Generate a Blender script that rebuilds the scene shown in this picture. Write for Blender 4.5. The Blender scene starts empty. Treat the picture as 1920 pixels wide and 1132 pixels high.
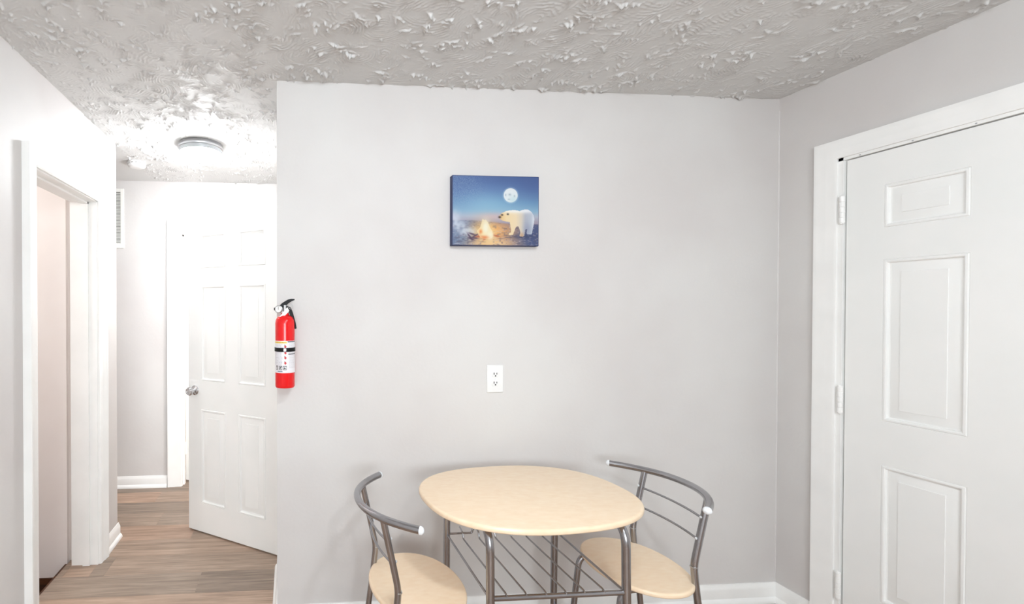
import bpy, math, random
import numpy as np
from mathutils import Vector, Matrix

random.seed(7)
rng = np.random.default_rng(11)
scene = bpy.context.scene
C = scene.collection
PI = math.pi

# ------------------------------------------------------------------ camera, world, exposure
F_PX, CX, CY = 850.0, 607.2, 587.3
cam_data = bpy.data.cameras.new('camera')
cam = bpy.data.objects.new('camera', cam_data); C.objects.link(cam)
cam_data.sensor_fit = 'HORIZONTAL'; cam_data.sensor_width = 36.0
cam_data.lens = F_PX / 1920 * 36.0
cam_data.shift_x = (960 - CX) / 1920
cam_data.shift_y = (CY - 566) / 1920
cam_data.clip_start = 0.02
cam.location = (0, 0, 1.424)
cam.rotation_euler = (PI / 2 - 0.0097, 0, -0.0737)
scene.camera = cam

world = bpy.data.worlds.new('world'); scene.world = world
world.use_nodes = True
world.node_tree.nodes['Background'].inputs[0].default_value = (0.9, 0.95, 1.0, 1)
world.node_tree.nodes['Background'].inputs[1].default_value = 0.3

vs = scene.view_settings
vs.view_transform = 'Standard'; vs.look = 'None'; vs.gamma = 1.0; vs.use_curve_mapping = False
vs.exposure = 0.51
scene.cycles.max_bounces = 10
scene.cycles.diffuse_bounces = 8

DINING_LAMP = 152.0        # emission strength of the ceiling dome above the dining corner
KITCHEN_LAMP = 88.0      # emission strength of the kitchen pendant globe
HALL_LAMP = 112.0
# added fill: an unseen window set in the rear wall, behind the photographer
FILL_WINDOW_POWER = 64.0

# room dimensions (metres)
H = 2.44
XL, XR = -1.074, 2.364       # left wall, right wall
YB, YF, YR = 2.037, 3.708, -2.3   # back wall, far hall wall, rear kitchen wall
XE = -0.060                  # free end of the back wall / right side of hall

# ------------------------------------------------------------------ materials
def lin(r, g, b):
    def f(c):
        c /= 255.0
        return c / 12.92 if c <= 0.04045 else ((c + 0.055) / 1.055) ** 2.4
    return (f(r), f(g), f(b), 1.0)

def new_mat(name, col, rough=0.5, metal=0.0, spec=0.5):
    m = bpy.data.materials.new(name); m.use_nodes = True
    b = m.node_tree.nodes['Principled BSDF']
    b.inputs['Base Color'].default_value = col
    b.inputs['Roughness'].default_value = rough
    b.inputs['Metallic'].default_value = metal
    b.inputs['Specular IOR Level'].default_value = spec
    return m

def noise_mix(m, c1, c2, scale=3.0, detail=3.0, lo=0.35, hi=0.65, stretch=(1, 1, 1), coord='Object'):
    nt = m.node_tree; N = nt.nodes; L = nt.links
    tc = N.new('ShaderNodeTexCoord'); mp = N.new('ShaderNodeMapping')
    mp.inputs['Scale'].default_value = stretch
    no = N.new('ShaderNodeTexNoise'); no.inputs['Scale'].default_value = scale; no.inputs['Detail'].default_value = detail
    rp = N.new('ShaderNodeValToRGB')
    rp.color_ramp.elements[0].position = lo; rp.color_ramp.elements[0].color = c1
    rp.color_ramp.elements[1].position = hi; rp.color_ramp.elements[1].color = c2
    L.new(tc.outputs[coord], mp.inputs[0]); L.new(mp.outputs[0], no.inputs[0]); L.new(no.outputs[0], rp.inputs[0])
    L.new(rp.outputs[0], N['Principled BSDF'].inputs['Base Color'])
    return m

def add_bump(m, scale=200.0, strength=0.1, dist=0.001, detail=2.0, stretch=(1, 1, 1)):
    nt = m.node_tree; N = nt.nodes; L = nt.links
    tc = N.new('ShaderNodeTexCoord'); mp = N.new('ShaderNodeMapping'); mp.inputs['Scale'].default_value = stretch
    no = N.new('ShaderNodeTexNoise'); no.inputs['Scale'].default_value = scale; no.inputs['Detail'].default_value = detail
    bp = N.new('ShaderNodeBump'); bp.inputs['Strength'].default_value = strength; bp.inputs['Distance'].default_value = dist
    L.new(tc.outputs['Object'], mp.inputs[0]); L.new(mp.outputs[0], no.inputs[0])
    L.new(no.outputs[0], bp.inputs['Height']); L.new(bp.outputs[0], N['Principled BSDF'].inputs['Normal'])
    return m

M = {}
M['wall'] = add_bump(noise_mix(new_mat('wall_paint', lin(209, 206, 204), 0.55, spec=0.3),
                     lin(206, 202, 200), lin(213, 211, 209), 1.6, 3), 60, 0.25, 0.002, 4)
M['ceiling'] = add_bump(new_mat('ceiling_plaster', lin(208, 208, 207), 0.6, spec=0.3), 350, 0.2, 0.001, 3)
M['trim'] = add_bump(noise_mix(new_mat('trim_paint', lin(240, 240, 238), 0.35), lin(238, 238, 236), lin(243, 243, 241), 6, 3), 45, 0.15, 0.002, 3)
M['door'] = add_bump(noise_mix(new_mat('door_paint', lin(240, 240, 238), 0.38), lin(238, 239, 237), lin(242, 242, 240), 4, 3), 300, 0.08, 0.001, 3, (1, 1, 0.1))
M['stairwell'] = noise_mix(new_mat('stairwell_paint', lin(232, 225, 222), 0.6), lin(230, 222, 218), lin(235, 229, 226), 2, 3)
M['gap'] = new_mat('shadow_gap_rubber', lin(60, 58, 56), 0.8)
M['darkwood'] = noise_mix(new_mat('dark_stair_wood', lin(70, 38, 14), 0.5), lin(48, 24, 8), lin(84, 46, 18), 5, 5, stretch=(1, 12, 12))
M['chrome'] = new_mat('chrome', lin(210, 210, 212), 0.12, 1.0)
M['nickel'] = new_mat('brushed_nickel', lin(190, 191, 193), 0.38, 1.0)
M['steel'] = add_bump(noise_mix(new_mat('silver_painted_steel', lin(166, 166, 169), 0.24, 1.0), lin(158, 157, 160), lin(174, 174, 177), 9, 3), 500, 0.05, 0.0005)
M['white_plastic'] = new_mat('white_plastic', lin(234, 234, 233), 0.35)
M['dim_glass'] = new_mat('dim_glass_shoulder', lin(178, 182, 184), 0.25)  # unlit grey put in for the shaded upper edge of the dome
M['cap_plastic'] = new_mat('pale_grey_cap_plastic', lin(232, 235, 238), 0.25)
M['black_plastic'] = new_mat('black_plastic', lin(16, 16, 17), 0.5, spec=0.25)
M['slot'] = new_mat('slot_dark', lin(34, 32, 30), 0.7)
M['red'] = new_mat('red_enamel', lin(226, 18, 22), 0.16)
M['tag'] = new_mat('white_tag_card', lin(240, 238, 235), 0.6)
M['vent'] = new_mat('vent_enamel', lin(236, 236, 232), 0.4)
M['laminate'] = noise_mix(new_mat('maple_laminate', lin(243, 219, 188), 0.27), lin(241, 215, 183), lin(245, 223, 194), 28, 6, 0.3, 0.7, (1, 2.5, 1))
M['laminate_edge'] = new_mat('maple_edge', lin(236, 200, 155), 0.3)

def emis_mat(name, col, strength):
    m = bpy.data.materials.new(name); m.use_nodes = True
    b = m.node_tree.nodes['Principled BSDF']
    b.inputs['Base Color'].default_value = (0.9, 0.9, 0.9, 1)
    b.inputs['Roughness'].default_value = 0.3
    b.inputs['Emission Color'].default_value = col
    b.inputs['Emission Strength'].default_value = strength
    return m
M['glow_hall'] = emis_mat('lit_frosted_glass_hall', (0.92, 0.96, 1.0, 1), HALL_LAMP)
M['glow_dining'] = emis_mat('lit_frosted_glass_dining', (0.87, 0.945, 1.0, 1), DINING_LAMP)
M['glow_kitchen'] = emis_mat('lit_frosted_glass_kitchen', (0.87, 0.945, 1.0, 1), KITCHEN_LAMP)

def plank_mat():
    m = bpy.data.materials.new('wood_plank'); m.use_nodes = True
    nt = m.node_tree; N = nt.nodes; L = nt.links; b = N['Principled BSDF']
    b.inputs['Roughness'].default_value = 0.45
    oi = N.new('ShaderNodeObjectInfo'); tc = N.new('ShaderNodeTexCoord')
    off = N.new('ShaderNodeVectorMath'); off.operation = 'ADD'
    mul = N.new('ShaderNodeVectorMath'); mul.operation = 'SCALE'; mul.inputs['Scale'].default_value = 37.0
    comb = N.new('ShaderNodeCombineXYZ')
    for k in range(3): L.new(oi.outputs['Random'], comb.inputs[k])
    L.new(comb.outputs[0], mul.inputs[0]); L.new(tc.outputs['Object'], off.inputs[0]); L.new(mul.outputs[0], off.inputs[1])
    mp = N.new('ShaderNodeMapping'); mp.inputs['Scale'].default_value = (1.1, 17, 1); L.new(off.outputs[0], mp.inputs[0])
    n1 = N.new('ShaderNodeTexNoise'); n1.inputs['Scale'].default_value = 2.4; n1.inputs['Detail'].default_value = 8
    n1.inputs['Roughness'].default_value = 0.62; n1.inputs['Distortion'].default_value = 0.6; L.new(mp.outputs[0], n1.inputs[0])
    mp2 = N.new('ShaderNodeMapping'); mp2.inputs['Scale'].default_value = (2.0, 60, 1); L.new(off.outputs[0], mp2.inputs[0])
    n2 = N.new('ShaderNodeTexNoise'); n2.inputs['Scale'].default_value = 4.0; n2.inputs['Detail'].default_value = 6; L.new(mp2.outputs[0], n2.inputs[0])
    tone = N.new('ShaderNodeValToRGB'); e = tone.color_ramp.elements
    e[0].position = 0.0; e[0].color = lin(140, 125, 112); e[1].position = 1.0; e[1].color = lin(178, 153, 132)
    for pos, c in ((0.3, lin(150, 134, 120)), (0.55, lin(163, 142, 125)), (0.8, lin(176, 148, 128))):
        x = e.new(pos); x.color = c
    L.new(oi.outputs['Random'], tone.inputs[0])
    g = N.new('ShaderNodeValToRGB'); g.color_ramp.elements[0].position = 0.33; g.color_ramp.elements[0].color = (0.62, 0.59, 0.57, 1)
    g.color_ramp.elements[1].position = 0.66; g.color_ramp.elements[1].color = (1.12, 1.1, 1.08, 1); L.new(n1.outputs[0], g.inputs[0])
    g2 = N.new('ShaderNodeValToRGB'); g2.color_ramp.elements[0].position = 0.35; g2.color_ramp.elements[0].color = (0.84, 0.83, 0.82, 1)
    g2.color_ramp.elements[1].position = 0.6; g2.color_ramp.elements[1].color = (1.03, 1.03, 1.03, 1); L.new(n2.outputs[0], g2.inputs[0])
    a = N.new('ShaderNodeMix'); a.data_type = 'RGBA'; a.blend_type = 'MULTIPLY'; a.inputs[0].default_value = 1
    L.new(tone.outputs[0], a.inputs[6]); L.new(g.outputs[0], a.inputs[7])
    a2 = N.new('ShaderNodeMix'); a2.data_type = 'RGBA'; a2.blend_type = 'MULTIPLY'; a2.inputs[0].default_value = 1
    L.new(a.outputs[2], a2.inputs[6]); L.new(g2.outputs[0], a2.inputs[7])
    L.new(a2.outputs[2], b.inputs['Base Color'])
    bp = N.new('ShaderNodeBump'); bp.inputs['Strength'].default_value = 0.15; bp.inputs['Distance'].default_value = 0.001
    L.new(n2.outputs[0], bp.inputs['Height']); L.new(bp.outputs[0], b.inputs['Normal'])
    return m
M['plank'] = plank_mat()

def print_mat(name, rough=0.5):
    """flat print: colour comes from the printed colour attribute of the mesh"""
    m = bpy.data.materials.new(name); m.use_nodes = True
    nt = m.node_tree; b = nt.nodes['Principled BSDF']; b.inputs['Roughness'].default_value = rough
    at = nt.nodes.new('ShaderNodeVertexColor'); at.layer_name = 'print'
    nt.links.new(at.outputs[0], b.inputs['Base Color'])
    return m
M['canvas_print'] = print_mat('canvas_print', 0.6)
M['label_print'] = print_mat('label_print', 0.4)

# ------------------------------------------------------------------ mesh helpers
class MB:
    def __init__(self): self.v = []; self.f = []
    def add(self, vs_, fs_):
        o = len(self.v); self.v += [tuple(x) for x in vs_]; self.f += [tuple(i + o for i in f) for f in fs_]; return self
    def box(self, x0, x1, y0, y1, z0, z1):
        return self.add([(x0, y0, z0), (x1, y0, z0), (x1, y1, z0), (x0, y1, z0), (x0, y0, z1), (x1, y0, z1), (x1, y1, z1), (x0, y1, z1)],
                        [(3, 2, 1, 0), (4, 5, 6, 7), (0, 1, 5, 4), (1, 2, 6, 5), (2, 3, 7, 6), (3, 0, 4, 7)])
    def cbox(self, x0, x1, y0, y1, z0, z1, c):
        """box with chamfered edges"""
        vs_ = []; idx = {}
        X = (x0, x1); Y = (y0, y1); Z = (z0, z1)
        for i in (0, 1):
            for j in (0, 1):
                for k in (0, 1):
                    sx, sy, sz = (1 - 2 * i) * c, (1 - 2 * j) * c, (1 - 2 * k) * c
                    for ax in range(3):
                        p = [X[i] + sx, Y[j] + sy, Z[k] + sz]; p[ax] = (X[i], Y[j], Z[k])[ax]
                        idx[(i, j, k, ax)] = len(vs_); vs_.append(p)
        fs_ = []
        for ax in range(3):
            o = [a for a in range(3) if a != ax]
            for s in (0, 1):
                def kk(a, b):
                    t = [0, 0, 0]; t[ax] = s; t[o[0]] = a; t[o[1]] = b; return idx[(*t, ax)]
                q = [kk(0, 0), kk(1, 0), kk(1, 1), kk(0, 1)]
                flip = (s == 0) != (ax == 1)
                fs_.append(q[::-1] if flip else q)
        for ax in range(3):
            o = [a for a in range(3) if a != ax]
            for a in (0, 1):
                for b in (0, 1):
                    def e(s, face):
                        t = [0, 0, 0]; t[ax] = s; t[o[0]] = a; t[o[1]] = b; return idx[(*t, face)]
                    fs_.append((e(0, o[0]), e(1, o[0]), e(1, o[1]), e(0, o[1])))
        for i in (0, 1):
            for j in (0, 1):
                for k in (0, 1):
                    fs_.append((idx[(i, j, k, 0)], idx[(i, j, k, 1)], idx[(i, j, k, 2)]))
        return self.add(vs_, fs_)
    def tube(self, pts, r, n=14, caps=True, radii=None):
        pts = [Vector(p) for p in pts]; vs_ = []; fs_ = []
        t0 = (pts[1] - pts[0]).normalized()
        ref = Vector((0, 0, 1)) if abs(t0.z) < 0.9 else Vector((1, 0, 0))
        nrm = (ref - t0 * ref.dot(t0)).normalized()
        for i, p in enumerate(pts):
            if i == 0: t = (pts[1] - pts[0]).normalized()
            elif i == len(pts) - 1: t = (pts[-1] - pts[-2]).normalized()
            else: t = ((pts[i + 1] - p).normalized() + (p - pts[i - 1]).normalized()).normalized()
            nrm = (nrm - t * nrm.dot(t)).normalized(); bi = t.cross(nrm)
            rr = radii[i] if radii else r
            for k in range(n):
                a = 2 * PI * k / n; vs_.append(p + (nrm * math.cos(a) + bi * math.sin(a)) * rr)
        for i in range(len(pts) - 1):
            for k in range(n):
                k2 = (k + 1) % n; fs_.append((i * n + k, i * n + k2, (i + 1) * n + k2, (i + 1) * n + k))
        if caps:
            fs_.append(tuple(range(n))[::-1]); fs_.append(tuple((len(pts) - 1) * n + k for k in range(n)))
        return self.add(vs_, fs_)
    def lathe(self, prof, c=(0, 0, 0), n=32, axis='z', closed=False):
        """prof: list of (radius, height)"""
        vs_ = []; fs_ = []; rows = []
        for r, h in prof:
            if r < 1e-6:
                rows.append([len(vs_)]); vs_.append((0, 0, h))
            else:
                rows.append(list(range(len(vs_), len(vs_) + n)))
                vs_ += [(r * math.cos(2 * PI * k / n), r * math.sin(2 * PI * k / n), h) for k in range(n)]
        for a, b in zip(rows, rows[1:]):
            for k in range(n):
                k2 = (k + 1) % n
                if len(a) == 1 and len(b) == 1: continue
                if len(a) == 1: fs_.append((a[0], b[k2], b[k]))
                elif len(b) == 1: fs_.append((a[k], a[k2], b[0]))
                else: fs_.append((a[k], a[k2], b[k2], b[k]))
        if len(rows[0]) > 1 and not closed: fs_.append(tuple(rows[0][::-1]))
        if len(rows[-1]) > 1 and not closed: fs_.append(tuple(rows[-1]))
        if axis == 'x': vs_ = [(h, x, y) for x, y, h in vs_]
        elif axis == 'y': vs_ = [(y, h, x) for x, y, h in vs_]
        elif axis == '-y': vs_ = [(x, -h, y) for x, y, h in vs_]
        return self.add([(x + c[0], y + c[1], z + c[2]) for x, y, z in vs_], fs_)
    def extrude(self, prof, origin, u, v, w, length):
        """closed 2D profile (a,b) -> origin + a*u + b*v, swept along w by length"""
        o = Vector(origin); u = Vector(u); v = Vector(v); w = Vector(w); n = len(prof)
        vs_ = [o + u * a + v * b for a, b in prof] + [o + u * a + v * b + w * length for a, b in prof]
        fs_ = [tuple(range(n))[::-1], tuple(range(n, 2 * n))] + [(k, (k + 1) % n, n + (k + 1) % n, n + k) for k in range(n)]
        return self.add(vs_, fs_)
    def mesh(self, name, mat, smooth=None):
        me = bpy.data.meshes.new(name)
        me.from_pydata(self.v, [], self.f)
        import bmesh
        bm = bmesh.new(); bm.from_mesh(me); bmesh.ops.recalc_face_normals(bm, faces=bm.faces[:]); bm.to_mesh(me); bm.free()
        me.materials.append(M[mat] if isinstance(mat, str) else mat)
        if smooth:
            me.polygons.foreach_set('use_smooth', [True] * len(me.polygons))
            me.set_sharp_from_angle(angle=math.radians(smooth))
        me.update()
        return me
    def build(self, name, mat, parent=None, smooth=None, loc=None):
        me = self.mesh(name, mat, smooth)
        o = bpy.data.objects.new(name, me); C.objects.link(o)
        if loc: o.location = loc
        if parent: o.parent = parent
        return o

def fillet(pts, rad, seg=6):
    pts = [Vector(p) for p in pts]; out = [pts[0]]
    for i in range(1, len(pts) - 1):
        r = rad[i - 1] if isinstance(rad, (list, tuple)) else rad
        a = (pts[i - 1] - pts[i]); b = (pts[i + 1] - pts[i])
        la, lb = a.length, b.length; a.normalize(); b.normalize()
        d = min(r, la * 0.49, lb * 0.49)
        p0 = pts[i] + a * d; p1 = pts[i] + b * d
        for k in range(seg + 1):
            t = k / seg
            out.append(p0 * (1 - t) ** 2 + pts[i] * 2 * t * (1 - t) + p1 * t * t)
    out.append(pts[-1]); return out

def tag(o, label, cat=None, group=None, kind=None):
    o['label'] = label
    if cat: o['category'] = cat
    if group: o['group'] = group
    if kind: o['kind'] = kind
    return o

def thing(name, loc, label, cat, rz=0.0, group=None, kind=None):
    o = bpy.data.objects.new(name, None); C.objects.link(o)
    o.empty_display_size = 0.1
    o.location = loc; o.rotation_euler = (0, 0, rz)
    return tag(o, label, cat, group, kind)

def copy_tree(o, parent=None):
    c = o.copy(); C.objects.link(c); c.parent = parent
    for ch in list(o.children):
        copy_tree(ch, c)
    return c

# ------------------------------------------------------------------ STRUCTURE: walls
WT = 0.116   # wall thickness
ZLO = -1.6
# right wall with entrance-door opening
D1_Y0, D1_Y1, D1_TOP = 0.922, 1.772, 2.056    # door slab (latch side, hinge side, top)
JB = 0.022                                    # jamb thickness
b = MB()
b.box(XR, XR + WT, D1_Y1 + JB, YB + WT, 0, H)
b.box(XR, XR + WT, YR, D1_Y0 - JB, 0, H)
b.box(XR, XR + WT, D1_Y0 - JB, D1_Y1 + JB, D1_TOP + JB, H)
wr = tag(b.build('wall_right', 'wall'), 'greige painted wall around the entrance door on the right', 'wall', kind='structure')
MB().extrude([(0, 0), (-0.0036, 0), (-0.003, -0.0022), (-0.0018, -0.0032), (0, -0.0036)], (XR, YB, 0.09), (1, 0, 0), (0, 1, 0), (0, 0, 1), H - 0.15).build('caulk_bead', 'wall', wr, smooth=60)
# back wall
b = MB().box(XE, XR, YB, YB + WT, 0, H)
tag(b.build('wall_back', 'wall'), 'pale grey wall behind the table with the bear picture', 'wall', kind='structure')
# hall right wall with doorway for the open panel door
D2_Y0, D2_Y1 = 2.600, 3.300
b = MB()
b.box(XE, XE + WT, YB + WT, D2_Y0 - JB, 0, H)
b.box(XE, XE + WT, D2_Y1 + JB, YF, 0, H)
b.box(XE, XE + WT, D2_Y0 - JB, D2_Y1 + JB, 2.005 + JB, H)
tag(b.build('wall_hall', 'wall'), 'hall side wall carrying the open six panel door', 'wall', kind='structure')
# left wall with doorway to the stairwell
LD_Y0, LD_Y1, LD_TOP = 1.985, 2.605, 2.02
WTL = 0.138                                  # the left wall is a little thicker
YLE = 2.895                                   # where the left wall ends and the hall widens
b = MB()
b.box(XL - WTL, XL, YR, LD_Y0, 0, H)
b.box(XL - WTL, XL, LD_Y1, YLE, 0, H)
b.box(XL - WTL, XL, LD_Y0, LD_Y1, LD_TOP, H)
tag(b.build('wall_left', 'wall'), 'bright white wall on the left around the stairwell doorway', 'wall', kind='structure')
# hall alcove beyond the left wall's end
b = MB()
b.box(-2.2, XL - WT, YLE - WT, YLE, 0, H)
b.box(-2.2 - WT, -2.2, YLE - WT, YF + WT, 0, H)
tag(b.build('wall_alcove', 'wall'), 'white walls of the hall recess behind the left wall end', 'wall', kind='structure')
# far hall wall with doorway
FD_X0, FD_X1, FD_TOP = -0.868, -0.150, 2.022
b = MB()
b.box(-2.2, FD_X0 - JB, YF, YF + WT, 0, H)
b.box(FD_X1 + JB, 1.6, YF, YF + WT, 0, H)
b.box(FD_X0 - JB, FD_X1 + JB, YF, YF + WT, FD_TOP + JB, H)
tag(b.build('wall_far', 'wall'), 'white wall at the far end of the hall', 'wall', kind='structure')
# rear kitchen wall with an opening for the added fill window, behind the photographer
WX0, WX1, WZ0, WZ1 = -0.85, 0.75, 0.95, 2.05
b = MB()
b.box(XL - WT, WX0, YR - WT, YR, 0, H); b.box(WX1, XR + WT, YR - WT, YR, 0, H)
b.box(WX0, WX1, YR - WT, YR, 0, WZ0); b.box(WX0, WX1, YR - WT, YR, WZ1, H)
tag(b.build('wall_rear', 'wall'), 'pale kitchen wall with an added window behind the photographer', 'wall', kind='structure')
# side room behind the hall door and room beyond the far doorway
b = MB()
b.box(1.6, 1.6 + WT, YB + WT, YF + WT, 0, H)
tag(b.build('wall_side_room', 'wall'), 'plain wall of the side room behind the open hall door', 'wall', kind='structure')
b = MB()
b.box(-1.7 - WT, -1.7, YF + WT, 5.9, 0, H); b.box(0.6, 0.6 + WT, YF + WT, 5.9, 0, H); b.box(-1.7 - WT, 0.6 + WT, 5.9, 5.9 + WT, 0, H)
tag(b.build('wall_far_room', 'stairwell'), 'warm cream walls of the room beyond the far doorway', 'wall', kind='structure')
# stairwell behind the left doorway
YS = 2.640
b = MB()
b.box(-2.9, -1.254, YS, YS + WT, -0.085, H)            # wall facing the camera
b.box(-1.254, XL - WTL, YS + 0.02, YS + WT, -0.085, H)  # small return next to the jamb
b.box(-2.9 - WT, -2.9, 1.2, YS + WT, ZLO, H)
b.box(-2.9, XL - WTL, 1.2 - WT, 1.2, ZLO, H)
tag(b.build('wall_stairwell', 'stairwell'), 'peach tinted stairwell wall seen through the left doorway', 'wall', kind='structure')
b = MB()
b.box(-2.9, XL - WTL, YS - 0.010, YS + WT, ZLO, -0.085)
b.box(-1.262, -1.245, 1.2, YS - 0.01, ZLO, -0.007)
for k in range(6):
    x1 = -1.262 - 0.26 * k
    b.box(x1 - 0.285, x1, 1.2, YS - 0.01, -0.19 * (k + 1) - 0.03, -0.19 * (k + 1))
    b.box(x1 - 0.262, x1 - 0.245, 1.2, YS - 0.01, -0.19 * (k + 2), -0.19 * (k + 1) - 0.03)
st = thing('staircase', (-1.262, 1.9, -0.004), 'dark brown basement stairs going down behind the left doorway', 'stairs', kind='structure')
o = b.build('stair_flight', 'darkwood', st); o.location = (1.262, -1.9, 0.004)

# ------------------------------------------------------------------ floor: planks laid along X
PW, PLEN = 0.1855, 1.22
fl = MB().box(-2.2, 1.6, YLE - WT, 5.9, -0.03, -0.006)
fl.box(XL - WTL, 1.6, YB + WT, YLE - WT, -0.03, -0.006)
fl.box(XL - WT, XR, YR, YB + WT, -0.03, -0.006)
fl.box(-1.245, XL - WT, LD_Y0 - 0.3, YS, -0.03, -0.006)
floor = tag(fl.build('floor', 'plank'), 'brown grey wood look plank floor running into the hall', 'floor', kind='structure')
plank_meshes = {}
def plank(x0, x1, y0, y1):
    key = (round(x1 - x0, 3), round(y1 - y0, 3))
    if key not in plank_meshes:
        l, w = key
        plank_meshes[key] = MB().cbox(0, l, 0.0004, w - 0.0004, -0.006, 0, 0.0006).mesh('plank', 'plank')
    o = bpy.data.objects.new('plank', plank_meshes[key]); C.objects.link(o)
    o.location = (x0, y0, 0); o.parent = floor
JOINTS = {2.301: -0.480, 2.4865: -0.995, 2.672: 0.02, 2.8575: -0.62, 3.043: -0.885, 3.2285: -0.20, 3.414: -1.0, 3.5995: -0.3, 2.1155: -0.08, 1.93: -0.7}
y = 2.301 - PW * 3
row = 0
while y < 4.6:
    y1 = y + PW
    if y + PW * 0.5 < YB + WT * 0.5: lo, hi = XL - 0.171 if y > 1.7 else XL, XR
    elif y < YLE - 0.1: lo, hi = (-1.245 if y1 < LD_Y1 else XL), 1.6
    elif y < YF: lo, hi = -2.2, 1.6
    else: lo, hi = -1.7, 0.6
    j = min(JOINTS.items(), key=lambda kv: abs(kv[0] - y))
    xj = j[1] if abs(j[0] - y) < 0.02 else -0.9 + (row * 0.37) % PLEN
    while xj > lo: xj -= PLEN
    x = xj
    while x < hi:
        a, c_ = max(x, lo), min(x + PLEN, hi)
        if c_ - a > 0.01: plank(a, c_, y, y1)
        x += PLEN
    y = y1; row += 1
plank(-1.245, XL - WTL, 2.4865, YS + 0.019); plank(XL - WTL, XL, 2.4865, LD_Y1)

# ------------------------------------------------------------------ ceiling: stomp-brushed plaster relief as real geometry
def ceiling_height(X0, X1, Y0, Y1, d):
    nx, ny = int((X1 - X0) / d) + 1, int((Y1 - Y0) / d) + 1
    Hh = np.zeros((ny, nx), np.float32)
    def smooth_noise(cells):
        a = rng.normal(size=(int((Y1 - Y0) / cells) + 4, int((X1 - X0) / cells) + 4)).astype(np.float32)
        yy = np.arange(ny) * d / cells; xx = np.arange(nx) * d / cells
        yi = yy.astype(int); xi = xx.astype(int); fy = (yy - yi)[:, None]; fx = (xx - xi)[None]
        fy = fy * fy * (3 - 2 * fy); fx = fx * fx * (3 - 2 * fx)
        A = a[yi][:, xi]; B = a[yi][:, xi + 1]; Cc = a[yi + 1][:, xi]; D = a[yi + 1][:, xi + 1]
        return (A * (1 - fx) + B * fx) * (1 - fy) + (Cc * (1 - fx) + D * fx) * fy
    n1, n2, n3 = smooth_noise(0.035), smooth_noise(0.010), smooth_noise(0.3)
    area = (X1 - X0) * (Y1 - Y0)
    for _ in range(int(area * 210)):
        cx, cy = rng.uniform(0, X1 - X0), rng.uniform(0, Y1 - Y0)
        R = rng.uniform(0.045, 0.115); a = rng.uniform(0, 2 * PI)
        i0, i1 = max(0, int((cx - R) / d)), min(nx, int((cx + R) / d) + 1)
        j0, j1 = max(0, int((cy - R) / d)), min(ny, int((cy + R) / d) + 1)
        if i1 - i0 < 3 or j1 - j0 < 3: continue
        x = (np.arange(i0, i1) * d - cx)[None]; yv = (np.arange(j0, j1) * d - cy)[:, None]
        u = x * math.cos(a) + yv * math.sin(a); v = -x * math.sin(a) + yv * math.cos(a)
        off = rng.uniform(0.02, 0.14)
        rr = np.sqrt((u + off) ** 2 + (v * rng.uniform(0.7, 1.3)) ** 2)
        nn = n1[j0:j1, i0:i1]; nf = n2[j0:j1, i0:i1]
        ph = rr / rng.uniform(0.010, 0.017) * 2 * PI + nn * 1.9 + nf * 0.7
        arcs = (0.5 + 0.5 * np.cos(ph)) ** 2
        mask = np.clip(1.25 - ((u / R) ** 2 + (v / (R * 0.75)) ** 2) * 1.25 + nn * 0.18, 0, 1)
        mask = mask * mask * (3 - 2 * mask)
        amp = rng.uniform(0.0012, 0.0042)
        h = amp * arcs * np.clip(0.55 + 0.7 * nn + 0.35 * nf, 0, 1.7)
        P = Hh[j0:j1, i0:i1]
        P[:] = P * (1 - mask * 0.85) + h * mask
    # thick crests pulled off the brush
    for _ in range(int(area * 120)):
        cx, cy = rng.uniform(0, X1 - X0), rng.uniform(0, Y1 - Y0); base = rng.uniform(0, PI)
        k3 = float(n3[min(ny - 1, int(cy / d)), min(nx - 1, int(cx / d))])
        for s in range(rng.integers(1, 5)):
            L = rng.uniform(0.006, 0.034); wd = rng.uniform(0.0024, 0.0050); a = base + rng.normal() * 0.45
            px, py = cx + rng.normal() * 0.022, cy + rng.normal() * 0.022
            R = L * 1.6 + 0.01
            i0, i1 = max(0, int((px - R) / d)), min(nx, int((px + R) / d) + 1)
            j0, j1 = max(0, int((py - R) / d)), min(ny, int((py + R) / d) + 1)
            if i1 - i0 < 3 or j1 - j0 < 3: continue
            x = (np.arange(i0, i1) * d - px)[None]; yv = (np.arange(j0, j1) * d - py)[:, None]
            u = x * math.cos(a) + yv * math.sin(a); v = -x * math.sin(a) + yv * math.cos(a)
            v = v + rng.uniform(-9, 9) * u * u + n2[j0:j1, i0:i1] * 0.0034
            g = np.exp(-(u / L) ** 2 - (v / wd) ** 2) * np.clip(0.9 + 0.75 * n2[j0:j1, i0:i1], 0.05, 2.1)
            P = Hh[j0:j1, i0:i1]; np.maximum(P, rng.uniform(0.0050, 0.0115) * (1 + 0.18 * k3) * g + P * 0.35, out=P)
    return Hh

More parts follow.
